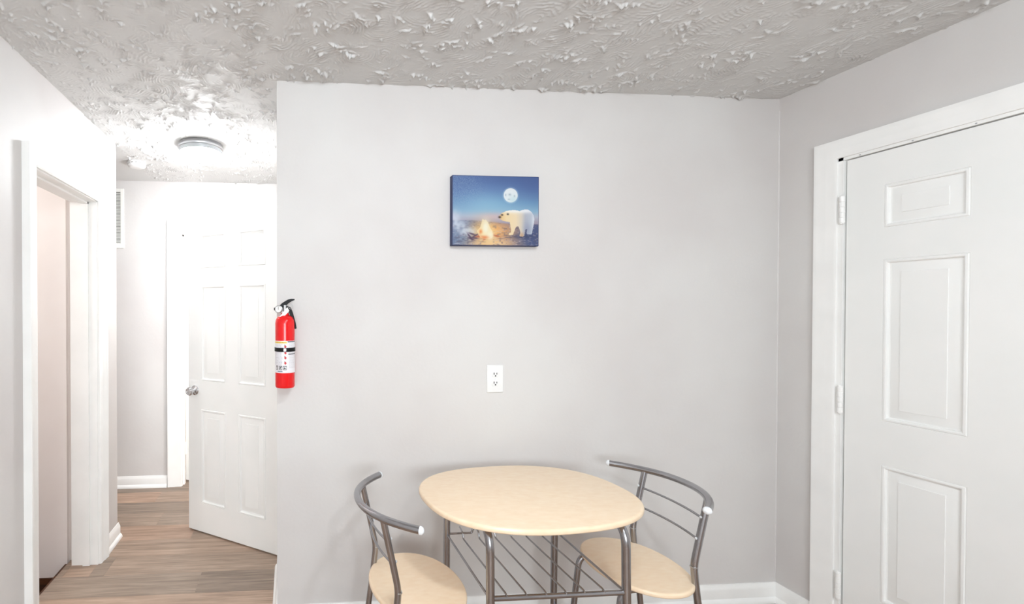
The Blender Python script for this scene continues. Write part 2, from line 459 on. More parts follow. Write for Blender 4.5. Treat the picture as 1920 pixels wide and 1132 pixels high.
def make_ceiling():
    X0, X1, Y0, Y1, d = XL - 0.01, XR + 0.01, 0.6, YF + 0.01, 0.0034
    hh = ceiling_height(X0, X1, Y0, Y1, d)
    ny, nx = hh.shape
    def grid(ys, xs, hfun):
        gx, gy = np.meshgrid(xs, ys); co = np.stack([gx, gy, H - hfun], -1).reshape(-1, 3).astype(np.float32)
        r, c = len(ys), len(xs)
        idx = np.arange(r * c).reshape(r, c)
        q = np.stack([idx[:-1, :-1], idx[1:, :-1], idx[1:, 1:], idx[:-1, 1:]], -1).reshape(-1, 4)
        return co, q
    jr = np.concatenate([np.arange(0, int(1.85 / d)), np.arange(int(1.85 / d), ny - 1, 2), [ny - 1]])
    co, q = grid(Y0 + jr * d, X0 + np.arange(nx) * d, hh[jr])
    parts = [(co, q)]
    # the rest of the ceiling (never in the picture) is plain
    for (a, b_, c, e) in ((XL - WT, XR + WT, YR - WT, Y0), (-2.9 - WT, X0, 1.0, 2.7), (-2.2 - WT, X0, 2.7, Y1), (-1.9, 1.8, Y1, 6.1)):
        parts.append(grid(np.array([c, e]), np.array([a, b_]), np.zeros((2, 2))))
    off = 0; V = []; Q = []
    for co, q in parts: V.append(co); Q.append(q + off); off += len(co)
    V = np.concatenate(V); Q = np.concatenate(Q)
    # upper side, so that the ceiling is a slab
    me = bpy.data.meshes.new('ceiling')
    me.vertices.add(len(V)); me.vertices.foreach_set('co', V.ravel())
    me.loops.add(Q.size); me.loops.foreach_set('vertex_index', Q.ravel().astype(np.int32))
    me.polygons.add(len(Q)); me.polygons.foreach_set('loop_start', np.arange(0, Q.size, 4, dtype=np.int32))
    me.polygons.foreach_set('use_smooth', np.ones(len(Q), bool))
    me.update(calc_edges=True); me.validate()
    me.materials.append(M['ceiling'])
    o = bpy.data.objects.new('ceiling', me); C.objects.link(o)
    return tag(o, 'white stomp textured plaster ceiling with raised brush crests', 'ceiling', kind='structure')
make_ceiling()
# solid slab over everything so that no outside light leaks in
tag(MB().box(-3.2, 2.7, -2.6, 6.2, H + 0.002, H + 0.06).build('ceiling_slab', 'ceiling'), 'plain slab above the textured ceiling', 'ceiling', kind='structure')

# ------------------------------------------------------------------ trim: baseboards, casings
BASE_PROF = [(0, 0), (0.026, 0), (0.026, 0.006), (0.023, 0.016), (0.016, 0.023), (0.013, 0.026), (0.013, 0.066), (0.010, 0.076), (0.006, 0.084), (0.004, 0.091), (0, 0.091)]
def baseboard(name, label, runs):
    b = MB()
    for (o, u, w, l) in runs: b.extrude(BASE_PROF, o, u, (0, 0, 1), w, l)
    return tag(b.build(name, 'trim', smooth=35), label, 'baseboard', kind='structure')
baseboard('baseboard_back', 'white baseboard along the wall behind the table', [((XE - 0.013, YB, 0), (0, -1, 0), (1, 0, 0), XR - XE + 0.013)])
baseboard('baseboard_right', 'short white baseboard between the room corner and the entrance door', [((XR, 1.876, 0), (-1, 0, 0), (0, 1, 0), YB - 1.876)])
baseboard('baseboard_hall', 'white baseboard along the hall side of the back wall end', [((XE, YB - 0.013, 0), (-1, 0, 0), (0, 1, 0), 0.47)])
baseboard('baseboard_left', 'short white baseboard at the end of the left wall', [((XL, 2.68, 0), (1, 0, 0), (0, 1, 0), YLE + 0.013 - 2.68), ((XL - 0.6, YLE, 0), (0, 1, 0), (1, 0, 0), 0.6)])
baseboard('baseboard_far', 'white baseboard on the far hall wall beside the far doorway', [((-2.2, YF, 0), (0, -1, 0), (1, 0, 0), 2.2 - 0.985), ((-0.05, YF, 0), (0, -1, 0), (1, 0, 0), 0.0 + 0.0 + 0.001)])

def casing(b, axis, plane, side, lo, hi, top, w, t=0.017, z0=0.0):
    """door casing of width w round an opening lo..hi up to top; side = +1/-1 gives the outward direction"""
    prof = [(0, 0), (0, t * 0.55), (w * 0.10, t * 0.75), (w * 0.42, t * 0.8), (w * 0.5, t * 0.95), (w * 0.82, t * 1.05), (w * 0.9, t * 1.2), (w, t * 1.2), (w, 0)]
    ax = {'x': Vector((1, 0, 0)), 'y': Vector((0, 1, 0))}[axis]
    nr = (Vector((0, 1, 0)) if axis == 'x' else Vector((1, 0, 0))) * side
    base = nr * (plane * side)
    Z = Vector((0, 0, 1))
    n = len(prof)
    # mitred sweep: up the lo side, across, down the hi side
    rings = []
    for (pos, z, sx, sz) in ((lo, z0, -1, 0), (lo, top, -1, 1), (hi, top, 1, 1), (hi, z0, 1, 0)):
        rings.append([base + ax * (pos + sx * a) + Z * (z + sz * a) + nr * h for a, h in prof])
    vs_ = [p for r in rings for p in r]; fs_ = []
    for i in range(3):
        for k in range(n):
            k2 = (k + 1) % n; fs_.append((i * n + k, i * n + k2, (i + 1) * n + k2, (i + 1) * n + k))
    fs_.append(tuple(range(n))); fs_.append(tuple(3 * n + k for k in range(n)))
    b.add(vs_, fs_)

# left doorway trim (trim_1): casing + jamb lining + stop
b = MB(); casing(b, 'y', XL, 1, LD_Y0, LD_Y1, LD_TOP, 0.078, 0.027); casing(b, 'y', XL - WTL, -1, LD_Y0, LD_Y1, LD_TOP, 0.04, 0.004)
t1 = tag(b.build('trim_1', 'trim', smooth=30), 'white door casing around the stairwell doorway on the left', 'door casing', kind='structure')
b = MB()
b.box(XL - WTL, XL + 0.004, LD_Y0 - 0.012, LD_Y0 + 0.006, 0, LD_TOP); b.box(XL - WTL, XL + 0.004, LD_Y1 - 0.006, LD_Y1 + 0.012, 0, LD_TOP)
b.box(XL - WTL, XL + 0.004, LD_Y0, LD_Y1, LD_TOP - 0.006, LD_TOP + 0.012)
b.build('jamb', 'trim', t1)
b = MB()
b.box(XL - 0.075, XL - 0.038, LD_Y0, LD_Y0 + 0.017, 0, LD_TOP); b.box(XL - 0.075, XL - 0.038, LD_Y1 - 0.017, LD_Y1, 0, LD_TOP); b.box(XL - 0.075, XL - 0.038, LD_Y0, LD_Y1, LD_TOP - 0.017, LD_TOP)
b.build('door_stop', 'trim', t1)

# ------------------------------------------------------------------ doors
def door_panel_mesh(w, h, t, field=True):
    """raised door panel, both faces; local: x 0..w, z 0..h, y +-t/2"""
    b = MB()
    loops = [(0, 0), (0.0015, -0.0022), (0.0042, 0.0018), (0.0100, 0.0024), (0.0135, 0.0005), (0.0158, -0.0070), (0.0200, -0.0078), (0.0240, -0.0066), (0.0520, -0.0022), (0.0528, 0.0003), (0.0545, 0.0003)]
    for s in (-1, 1):
        vs_ = []; fs_ = []
        for off, dp in loops:
            yv = s * (t / 2 + dp)
            vs_ += [(off, yv, off), (w - off, yv, off), (w - off, yv, h - off), (off, yv, h - off)]
        for i in range(len(loops) - 1):
            for k in range(4):
                k2 = (k + 1) % 4; f = (i * 4 + k, i * 4 + k2, (i + 1) * 4 + k2, (i + 1) * 4 + k)
                fs_.append(f)
        e = (len(loops) - 1) * 4; fs_.append((e, e + 1, e + 2, e + 3))
        b.add(vs_, fs_)
    return b

def make_door_slab(parent, W, Ht, t, cols, rows, mat='door'):
    """door leaf, local x from hinge 0..W, y centred, z 0..Ht, with panel holes filled by panels"""
    b = MB()
    xs = [0] + [v for c in cols for v in c] + [W]; zs = [0] + [v for r in rows for v in r] + [Ht]
    for i in range(0, len(xs), 2): b.box(xs[i], xs[i + 1], -t / 2, t / 2, 0, Ht)
    for c in cols:
        for i in range(0, len(zs), 2): b.box(c[0], c[1], -t / 2, t / 2, zs[i], zs[i + 1])
    slab = b.build('door_leaf', mat, parent)
    for r in rows:
        me = None
        for c in cols:
            w, h = c[1] - c[0], r[1] - r[0]
            me = door_panel_mesh(w, h, t).mesh('panel', mat, 20)
            o = bpy.data.objects.new('panel', me); C.objects.link(o); o.location = (c[0], 0, r[0]); o.parent = slab
    return slab

def hinge_mb(x, y, z, h=0.10, r=0.007, leafdir=(0, 1, 0), nrm=(-1, 0, 0), leaf=0.02):
    b = MB()
    for k in range(5):
        z0 = z - h / 2 + k * h / 5
        b.lathe([(r * 0.9, z0 + 0.0006), (r, z0 + 0.0018), (r, z0 + h / 5 - 0.0018), (r * 0.9, z0 + h / 5 - 0.0006)], (x, y, 0), 14)
    b.lathe([(r * 0.65, z - h / 2 - 0.004), (r * 0.8, z - h / 2), (r * 0.8, z + h / 2), (r * 0.9, z + h / 2 + 0.003), (r * 0.4, z + h / 2 + 0.007)], (x, y, 0), 14)
    return b

# --- door_1: entrance door on the right wall (hinges on the far side)
DT = 0.044
d1 = thing('door_1', (XR, D1_Y1, 0.006), 'white six panel entrance door on the right wall', 'door', kind='structure')
leaf_piv = make_door_slab(d1, D1_Y1 - D1_Y0, D1_TOP - 0.006, DT, [(0.122, 0.355), (0.495, 0.728)],
                          [(0.235, 0.792), (0.967, 1.617), (1.743, 1.916)])
leaf_piv.rotation_euler = (0, 0, -PI / 2); leaf_piv.location = (0.008 + DT / 2, 0, 0)
b = MB(); casing(b, 'y', XR, -1, D1_Y0 - 0.024, D1_Y1 + 0.024, D1_TOP + 0.016, 0.078, 0.016)
cs = b.build('door_casing', 'trim', d1, smooth=30); cs.location = (-XR, -D1_Y1, -0.006)
b = MB()
b.box(XR - 0.001, XR + WT, D1_Y1 + 0.0068, D1_Y1 + 0.0255, 0, D1_TOP + 0.02); b.box(XR - 0.001, XR + WT, D1_Y0 - 0.0255, D1_Y0 - 0.004, 0, D1_TOP + 0.02)
b.box(XR - 0.001, XR + WT, D1_Y0 - 0.0255, D1_Y1 + 0.0255, D1_TOP + 0.004, D1_TOP + 0.0255)
jb = b.build('door_jamb', 'trim', d1); jb.location = (-XR, -D1_Y1, -0.006)
b = MB(); b.box(XR + 0.058, XR + 0.08, D1_Y0 - 0.01, D1_Y1 + 0.006, 0, D1_TOP + 0.005)
o = b.build('weather_strip', 'gap', d1); o.location = (-XR, -D1_Y1, -0.006)
b = MB().box(XR + 0.0035, XR + 0.0065, D1_Y0, D1_Y1, D1_TOP - 0.0005, D1_TOP + 0.0015)
for k in range(5):
    yy = D1_Y1 - 0.05 - 0.16 * k
    MB().lathe([(0.0028, 0), (0.0028, 0.0008), (0, 0.0012)], (0, 0, 0), 10, axis='x').build('screw', 'nickel', d1, loc=(-0.0008, yy - D1_Y1, D1_TOP + 0.0085 - 0.006)).rotation_euler = (0, PI, 0)
for zc in (1.848, 1.035, 0.231):
    hg = hinge_mb(XR - 0.0075, D1_Y1 + 0.005, zc, 0.112, 0.0092)
    hg.box(XR - 0.0015, XR + 0.006, D1_Y1 + 0.004, D1_Y1 + 0.024, zc - 0.05, zc + 0.05)
    o = hg.build('hinge', 'trim', d1, smooth=35); o.location = (-XR, -D1_Y1, -0.006)
b = MB().lathe([(0.032, 0), (0.032, 0.006), (0.012, 0.010), (0.011, 0.03), (0.024, 0.038), (0.027, 0.05), (0.022, 0.06), (0, 0.063)], (0, 0, 0), 24, axis='x')
o = b.build('door_knob', 'nickel', d1, smooth=35); o.rotation_euler = (0, 0, PI); o.location = (0.008, -(D1_Y1 - D1_Y0) + 0.065, 0.95)

# --- door_2: six panel door in the hall, standing open
hx, hy = -0.066, 2.598; fx, fy = -0.655, 2.977
D2L = math.hypot(fx - hx, fy - hy); D2A = math.atan2(fy - hy, fx - hx)
d2 = thing('door_2', (hx, hy, 0.010), 'white six panel door with round knobs standing open in the hall', 'door', D2A, kind='structure')
PANELS = [(0.092, 0.294), (0.392, 0.594)]; ROWS = [(0.182, 0.780), (0.960, 1.563), (1.670, 1.885)]
lf = make_door_slab(d2, D2L, 1.985, 0.035, PANELS, ROWS)
lf.location = (0, -0.0175, 0)
KNOB = [(0.031, 0), (0.031, 0.004), (0.026, 0.008), (0.012, 0.012), (0.011, 0.026), (0.018, 0.032), (0.026, 0.040), (0.027, 0.052), (0.022, 0.060), (0.014, 0.0615), (0.012, 0.0595), (0, 0.0595)]
for s in (0, 1):
    b = MB().lathe(KNOB, (0, 0, 0), 24, axis='y')
    o = b.build('door_knob', 'chrome', d2, smooth=35); o.location = (D2L - 0.056, 0 if s == 0 else -0.035, 0.895)
    if s: o.rotation_euler = (0, 0, PI)
MB().box(D2L - 0.0005, D2L + 0.0008, -0.028, -0.007, 0.87, 0.925).build('latch_plate', 'chrome', d2)
for zc in (1.80, 1.0, 0.25):
    hinge_mb(0.0, 0.004, zc, 0.09, 0.006).box(0.0, 0.035, -0.0005, 0.0012, zc - 0.044, zc + 0.044).build('hinge', 'trim', d2, smooth=35)
b = MB(); casing(b, 'y', XE, -1, D2_Y0 - 0.006, D2_Y1 + 0.006, 2.006, 0.057, 0.012)
t2 = tag(b.build('trim_2', 'trim', smooth=30), 'white casing of the side doorway hidden behind the open hall door', 'door casing', kind='structure')
b = MB()
b.box(XE, XE + WT, D2_Y0 - JB, D2_Y0, 0, 2.005); b.box(XE, XE + WT, D2_Y1, D2_Y1 + JB, 0, 2.005); b.box(XE, XE + WT, D2_Y0 - JB, D2_Y1 + JB, 2.005, 2.005 + JB)
b.build('jamb', 'trim', t2)

# --- door_3: door standing open into the far room
d3 = thing('door_3', (FD_X0 + 0.004, YF + WT - 0.012, 0.012), 'white door opened into the room beyond the far doorway', 'door', math.radians(62), kind='structure')
lf = make_door_slab(d3, 0.70, 1.99, 0.035, [(0.092, 0.30), (0.40, 0.608)], ROWS); lf.location = (0.004, -0.0175, 0)
for zc in (1.78, 1.0, 0.26):
    hinge_mb(0.0, -0.002, zc, 0.09, 0.006).build('hinge', 'trim', d3, smooth=35)
o = MB().lathe(KNOB, (0, 0, 0), 20, axis='y').build('door_knob', 'chrome', d3, smooth=35); o.location = (0.64, -0.035, 0.895); o.rotation_euler = (0, 0, PI)
b = MB(); casing(b, 'x', YF, -1, FD_X0 - 0.004, FD_X1 + 0.004, FD_TOP + 0.004, 0.108, 0.016)
t3 = tag(b.build('trim_3', 'trim', smooth=30), 'white casing around the far hall doorway', 'door casing', kind='structure')
b = MB()
b.box(FD_X0 - JB, FD_X0, YF, YF + WT, 0, FD_TOP); b.box(FD_X1, FD_X1 + JB, YF, YF + WT, 0, FD_TOP); b.box(FD_X0 - JB, FD_X1 + JB, YF, YF + WT, FD_TOP, FD_TOP + JB)
b.box(FD_X0, FD_X0 + 0.012, YF + 0.03, YF + 0.07, 0, FD_TOP); b.box(FD_X1 - 0.012, FD_X1, YF + 0.03, YF + 0.07, 0, FD_TOP); b.box(FD_X0, FD_X1, YF + 0.03, YF + 0.07, FD_TOP - 0.012, FD_TOP)
b.build('jamb', 'trim', t3)

# --- unseen window behind the photographer, added to lift the room's light
w1 = thing('fill_window', ((WX0 + WX1) / 2, YR, WZ0), 'white framed window added behind the photographer as fill light', 'window', kind='structure')
b = MB(); fw = 0.05
for (a, c_, e, f) in ((WX0, WX0 + fw, WZ0, WZ1), (WX1 - fw, WX1, WZ0, WZ1), (WX0, WX1, WZ0, WZ0 + fw), (WX0, WX1, WZ1 - fw, WZ1), (WX0, WX1, (WZ0 + WZ1) / 2 - 0.02, (WZ0 + WZ1) / 2 + 0.02)):
    b.box(a, c_, YR - 0.08, YR - 0.03, e, f)
o = b.build('fill_window_frame', 'trim', w1); o.location = (-(WX0 + WX1) / 2, -YR, -WZ0)
ld = bpy.data.lights.new('window_fill_light', 'AREA'); ld.shape = 'RECTANGLE'; ld.size = WX1 - WX0; ld.size_y = WZ1 - WZ0
ld.energy = FILL_WINDOW_POWER; ld.color = (0.87, 0.945, 1.0)
lo_ = bpy.data.objects.new('window_fill_light', ld); C.objects.link(lo_); lo_.location = ((WX0 + WX1) / 2, YR - 0.2, (WZ0 + WZ1) / 2); lo_.rotation_euler = (PI / 2, 0, 0)

# unseen point lights in adjoining rooms; the side room's is added hall fill
for nm, loc, e, col in (('side_room_fill', (0.75, 2.72, 1.4), 58.0, (0.97, 0.98, 1.0)), ('far_room_lamp', (-0.5, 4.9, 2.2), 40.0, (1.0, 0.90, 0.80)), ('stairwell_lamp', (-2.2, 1.9, 2.1), 15.0, (0.98, 0.97, 0.96))):
    pl = bpy.data.lights.new(nm, 'POINT'); pl.energy = e; pl.color = col; pl.shadow_soft_size = 0.08
    po = bpy.data.objects.new(nm, pl); C.objects.link(po); po.location = loc

# ------------------------------------------------------------------ dining table
TX, TY, TZ = 0.884, 1.641, 0.735
tb = thing('dining_table', (TX, TY, 0), 'small rounded maple topped table with grey tube legs and wire shelf', 'table')
def superellipse(a, b_, n, k, rot=0.0):
    out = []
    for i in range(k):
        t = 2 * PI * i / k; c, s = math.cos(t), math.sin(t)
        x = a * math.copysign(abs(c) ** (2 / n), c); yv = b_ * math.copysign(abs(s) ** (2 / n), s)
        out.append((x * math.cos(rot) - yv * math.sin(rot), x * math.sin(rot) + yv * math.cos(rot)))
    return out
def slab_rounded(shape, z_top, th, er, seg=5):
    """flat slab with a bullnosed edge"""
    b = MB(); n = len(shape)
    pts = [Vector((x, y, 0)) for x, y in shape]
    nrm = []
    for i in range(n):
        t = (pts[(i + 1) % n] - pts[i - 1]).normalized(); nrm.append(Vector((t.y, -t.x, 0)))
    rings = []
    prof = [(er, z_top)] + [(er - er * math.sin(PI / 2 * k / seg), z_top - er * (1 - math.cos(PI / 2 * k / seg))) for k in range(1, seg + 1)]
    zb = z_top - th; er2 = min(er * 0.7, th - er)
    prof += [(er2 - er2 * math.cos(PI / 2 * k / seg), zb + er2 * (1 - math.sin(PI / 2 * k / seg))) for k in range(seg + 1)]
    vs_ = []
    for ins, z in prof:
        vs_ += [(pts[i] - nrm[i] * ins) + Vector((0, 0, z)) for i in range(n)]
    fs_ = [tuple(range(n)), tuple((len(prof) - 1) * n + i for i in range(n))[::-1]]
    for r in range(len(prof) - 1):
        for i in range(n):
            i2 = (i + 1) % n; fs_.append((r * n + i, r * n + i2, (r + 1) * n + i2, (r + 1) * n + i))
    b.add(vs_, fs_); return b
slab_rounded(superellipse(0.398, 0.286, 2.4, 96, 0.10), TZ, 0.020, 0.009).build('tabletop', 'laminate', tb, smooth=40)
LXs, LY0, LY1 = (0.650 - TX, 1.118 - TX), 1.430 - TY, 1.835 - TY
TR = 0.0135
for x in LXs:
    path = fillet([(x, LY0 - 0.012, 0.006), (x, LY0, 0.702), (x, LY1, 0.702), (x, LY1 + 0.012, 0.006)], 0.075, 9)
    lg = MB().tube(path, TR, 18).build('leg_frame', 'steel', tb, smooth=50)
    for yy in (LY0 - 0.012, LY1 + 0.012):
        MB().lathe([(0.0155, 0), (0.0165, 0.004), (0.0165, 0.022), (0.0145, 0.024)], (x, yy, 0), 16).build('foot_cap', 'cap_plastic', lg, smooth=40)
ZS = 0.478
MB().tube([(LXs[0], LY0 - 0.003, ZS), (LXs[1], LY0 - 0.003, ZS)], 0.0085, 14).build('shelf_rail', 'steel', tb, smooth=50)
zb = ZS + 0.010
MB().tube(fillet([(LXs[0], LY1 + 0.002, zb), (LXs[0] + 0.105, LY1 + 0.002, zb), (LXs[0] + 0.112, LY1 + 0.002, zb + 0.02), (LXs[1] - 0.112, LY1 + 0.002, zb + 0.02), (LXs[1] - 0.105, LY1 + 0.002, zb), (LXs[1], LY1 + 0.002, zb)], 0.006, 4), 0.0042, 10).build('shelf_rail', 'steel', tb, smooth=50)
for xr in (0.705, 0.772, 0.840, 0.908, 0.972, 1.040):
    x = xr - TX
    MB().tube(fillet([(x, LY0 - 0.008, ZS + 0.004), (x, LY0 + 0.003, ZS + 0.0115), (x, LY1 - 0.035, ZS + 0.006), (x, LY1 - 0.030, ZS + 0.028), (x, LY1 + 0.004, zb + 0.026)], 0.006, 3), 0.0033, 8).build('shelf_wire', 'steel', tb, smooth=50)
for x in LXs:
    MB().tube([(x, LY0 - 0.003, ZS - 0.002), (x, LY1 + 0.002, ZS + 0.008)], 0.0042, 10).build('shelf_side_rail', 'steel', tb, smooth=50)
MB().tube([(LXs[0], LY0 - 0.009, 0.17), (LXs[0], LY1 + 0.009, 0.17)], 0.0085, 12).build('stretcher', 'steel', tb, smooth=50)
MB().tube([(LXs[1], LY0 - 0.009, 0.17), (LXs[1], LY1 + 0.009, 0.17)], 0.0085, 12).build('stretcher', 'steel', tb, smooth=50)

# ------------------------------------------------------------------ chairs (local: faces +x, seat centre at origin)
def make_chair(loc, rz, label):
    t = thing('dining_chair', loc, label, 'chair', rz, 'bistro chairs at the small table')
    slab_rounded(superellipse(0.168, 0.200, 2.1, 72), 0.436, 0.018, 0.008).build('seat', 'laminate', t, smooth=40)
    # curved top bar
    hw, sag, xb, zb_ = 0.238, 0.140, -0.212, 0.742
    arc = []
    for k in range(29):
        s = -1 + 2 * k / 28
        arc.append((xb + sag * abs(s) ** 2.2, hw * s, zb_ + 0.0))
    bar = MB().tube(arc, 0.0125, 18).build('backrest_bar', 'steel', t, smooth=50)
    for s in (0, -1):
        p = Vector(arc[s]); q = Vector(arc[1 if s == 0 else -2]); d = (p - q).normalized()
        MB().tube([p - d * 0.002, p + d * 0.002, p + d * 0.006, p + d * 0.0095, p + d * 0.0115], 0.0128, 16,
                  radii=[0.0131, 0.0131, 0.0118, 0.0078, 0.003]).build('end_cap', 'cap_plastic', bar, smooth=60)
    for s in (-1, 1):
        yp = 0.146 * s
        xtop = xb + sag * (0.146 / hw) ** 2.2
        path = fillet([(xtop, yp, zb_ - 0.004), (-0.128, yp, 0.575), (-0.112, yp, 0.500), (-0.122, yp, 0.410), (-0.175, yp * 1.06, 0.004)], [0.05, 0.03, 0.04], 6)
        post = MB().tube(path, 0.0112, 16).build('rear_leg', 'steel', t, smooth=50)
        MB().lathe([(0.0121, 0.496), (0.0121, 0.500)], (-0.112, yp, 0), 16).build('joint_ring', 'nickel', post, smooth=40)
        for zz in (0.668, 0.592):
            xs_ = xtop + (-0.128 - xtop) * (0.738 - zz) / 0.163
            MB().lathe([(0.0045, 0), (0.0045, 0.002), (0.002, 0.0035)], (0, 0, 0), 10, axis='x').build('rivet', 'cap_plastic', post, loc=(xs_ + 0.0108, yp, zz + 0.008), smooth=40)
        MB().lathe([(0.013, 0), (0.014, 0.004), (0.014, 0.02), (0.012, 0.022)], (-0.175, yp * 1.06, 0), 14).build('foot_cap', 'cap_plastic', post, smooth=40)
        yl = 0.118 * s
        path = fillet([(-0.116, yp, 0.414), (-0.085, yl, 0.408), (0.142, yl, 0.408), (0.178, yl * 1.12, 0.004)], [0.02, 0.05], 7)
        fl_ = MB().tube(path, 0.0112, 16).build('front_leg', 'steel', t, smooth=50)
        MB().lathe([(0.013, 0), (0.014, 0.004), (0.014, 0.02), (0.012, 0.022)], (0.178, yl * 1.12, 0), 14).build('foot_cap', 'cap_plastic', fl_, smooth=40)
    for zz in (0.668, 0.592):
        xs_ = xtop + (-0.128 - xtop) * (0.738 - zz) / 0.163
        pts = []
        for k in range(13):
            s = -1 + 2 * k / 12; pts.append((xs_ - 0.020 * (1 - s * s), 0.146 * s, zz))
        MB().tube(pts, 0.0042, 10).build('back_rail', 'steel', t, smooth=50)
    return t
make_chair((0.454, 1.606, 0), 0.07, 'maple seat bistro chair at the left end of the table, back toward the hall')
make_chair((1.334, 1.665, 0), PI, 'maple seat bistro chair at the right end of the table, nearest the entrance door')

# ------------------------------------------------------------------ canvas picture
def in_poly(px, py, poly):
    inside = np.zeros(px.shape, bool); n = len(poly); j = n - 1
    for i in range(n):
        xi, yi = poly[i]; xj, yj = poly[j]
        c = ((yi > py) != (yj > py)) & (px < (xj - xi) * (py - yi) / (yj - yi + 1e-9) + xi)
        inside ^= c; j = i
    return inside
def vnoise(shape, cells, seed):
    r = np.random.default_rng(seed); a = r.random((cells[0] + 2, cells[1] + 2))
    yy = np.linspace(0, cells[0], shape[0]); xx = np.linspace(0, cells[1], shape[1])
    yi = np.minimum(yy.astype(int), cells[0]); xi = np.minimum(xx.astype(int), cells[1]); fy = (yy - yi)[:, None]; fx = (xx - xi)[None]
    fy = fy * fy * (3 - 2 * fy); fx = fx * fx * (3 - 2 * fx)
    return (a[yi][:, xi] * (1 - fx) + a[yi][:, xi + 1] * fx) * (1 - fy) + (a[yi + 1][:, xi] * (1 - fx) + a[yi + 1][:, xi + 1] * fx) * fy
def paint_picture(nw, nh):
    px, py = np.meshgrid(np.linspace(0, 1083, nw), np.linspace(0, 860, nh))   # picture space
    img = np.zeros((nh, nw, 3))
    def ramp(t, stops):
        xs = [s[0] for s in stops]; return np.stack([np.interp(t, xs, [s[1][k] for s in stops]) for k in range(3)], -1)
    def mix(col, a):
        nonlocal img
        img = img * (1 - a[..., None]) + np.asarray(col, float) * a[..., None] if not isinstance(col, np.ndarray) or col.ndim == 1 else img * (1 - a[..., None]) + col * a[..., None]
    def blob(cx, cy, rx, ry, p=2.0): return np.exp(-(np.abs((px - cx) / rx) ** p + np.abs((py - cy) / ry) ** p))
    v = py / 860
    img = ramp(v, [(0, (72, 100, 156)), (0.18, (92, 126, 178)), (0.38, (118, 166, 204)), (0.5, (146, 188, 214)), (0.58, (186, 192, 208)), (0.66, (170, 160, 176)), (1, (120, 128, 150))])
    mix((150, 196, 222), 0.55 * blob(430, 360, 330, 130))
    mix((66, 88, 146), 0.6 * blob(1083, 0, 330, 300)); mix((84, 112, 166), 0.6 * blob(0, 30, 260, 330))
    sp = np.random.default_rng(3).random((nh, nw)); mix((156, 184, 212), (sp > 0.62) * 0.4 * np.clip(blob(90, 180, 280, 260) * 1.5, 0, 1))
    mix((222, 186, 186), 0.6 * blob(520, 500, 210, 50))
    # ground
    g = ramp(np.clip((py - 560) / 300, 0, 1), [(0, (146, 132, 148)), (0.25, (178, 140, 124)), (1, (196, 156, 130))])
    hz = 545 + 40 * np.clip((px - 250) / 500, 0, 1)
    ga = np.clip((py - hz) / 14, 0, 1); mix(g, ga)
    mix((104, 124, 158), ga * np.clip(blob(40, 700, 330, 260) * 1.3, 0, 1))
    mix((70, 84, 128), ga * np.clip(blob(1090, 760, 300, 240) * 1.35, 0, 1))
    mix((242, 176, 108), ga * np.clip(blob(500, 690, 230, 120) * 1.1, 0, 1))
    mix((250, 208, 150), ga * np.clip(blob(480, 840, 250, 60) * 1.0, 0, 1))
    n = vnoise((nh, nw), (60, 40), 5); mix((90, 84, 110), ga * np.clip((n - 0.62) * 2.2, 0, 0.5))
    n = vnoise((nh, nw), (90, 50), 6); mix((210, 200, 205), ga * np.clip((n - 0.68) * 2.0, 0, 0.45))
    # smoke
    n = vnoise((nh, nw), (26, 30), 8)
    sm = np.maximum.reduce([blob(30, 520, 45, 70), blob(70, 610, 110, 60), blob(180, 690, 130, 50), blob(50, 560, 50, 90)])
    mix((206, 214, 230), np.clip(sm * (0.5 + n) * 1.0, 0, 0.92))
    # moon
    r = np.hypot(px - 727, py - 235); mix((208, 228, 238), np.clip((112 - r) / 60, 0, 0.4))
    mo = np.clip((90 - r) / 5, 0, 1); mix((238, 244, 247), mo); mix((206, 232, 236), mo * blob(760, 290, 60, 50) * 0.8)
    for (x, y_, a, b_) in ((664, 232, 9, 13), (775, 242, 9, 12), (715, 226, 16, 13), (705, 285, 14, 7)): mix((150, 172, 188), mo * blob(x, y_, a, b_) * 0.7)
    # bear
    S = lambda L: [(x - 145, y_ - 150) for x, y_ in L]
    body = S([(722, 660), (730, 640), (765, 605), (815, 582), (860, 572), (915, 566), (960, 572), (985, 580), (1015, 566), (1060, 557), (1095, 560), (1135, 585), (1162, 625), (1174, 675), (1166, 740),
              (1152, 800), (1146, 850), (1135, 868), (1085, 866), (1074, 852), (1084, 800), (1060, 806), (1052, 850), (1046, 885), (1025, 897), (992, 892), (984, 880), (998, 850), (985, 800), (970, 768), (948, 768), (930, 800), (912, 850), (902, 876), (860, 880), (846, 868), (862, 850), (878, 846), (876, 800), (862, 718), (820, 712), (770, 700), (742, 682)])
    mix((44, 54, 92), np.clip(blob(880, 745, 170, 26) * 0.6, 0, 1) * (1 - in_poly(px, py, body)))
    ba = in_poly(px, py, body).astype(float)
    col = ramp(np.clip((px - 560) / 470, 0, 1), [(0, (232, 186, 124)), (0.25, (250, 224, 176)), (0.5, (248, 226, 188)), (0.64, (226, 214, 196)), (0.76, (186, 190, 204)), (1, (200, 210, 224))])
    mix(col, ba)
    mix((252, 250, 246), ba * np.clip(blob(760, 428, 200, 30), 0, 1) * 0.9); mix((246, 248, 252), ba * np.clip(blob(930, 420, 120, 28), 0, 1) * 0.9)
    mix((150, 158, 182), ba * blob(940, 660, 50, 90) * 0.7); mix((196, 140, 90), ba * blob(870, 735, 30, 40) * 0.6); mix((236, 240, 246), ba * blob(1018, 560, 20, 120) * 0.7)
    for (x, y_, a, b_) in ((620, 480, 13, 9), (692, 470, 12, 10), (590, 508, 16, 12)): mix((52, 40, 44), np.clip(blob(x, y_, a, b_) * 1.2, 0, 1))
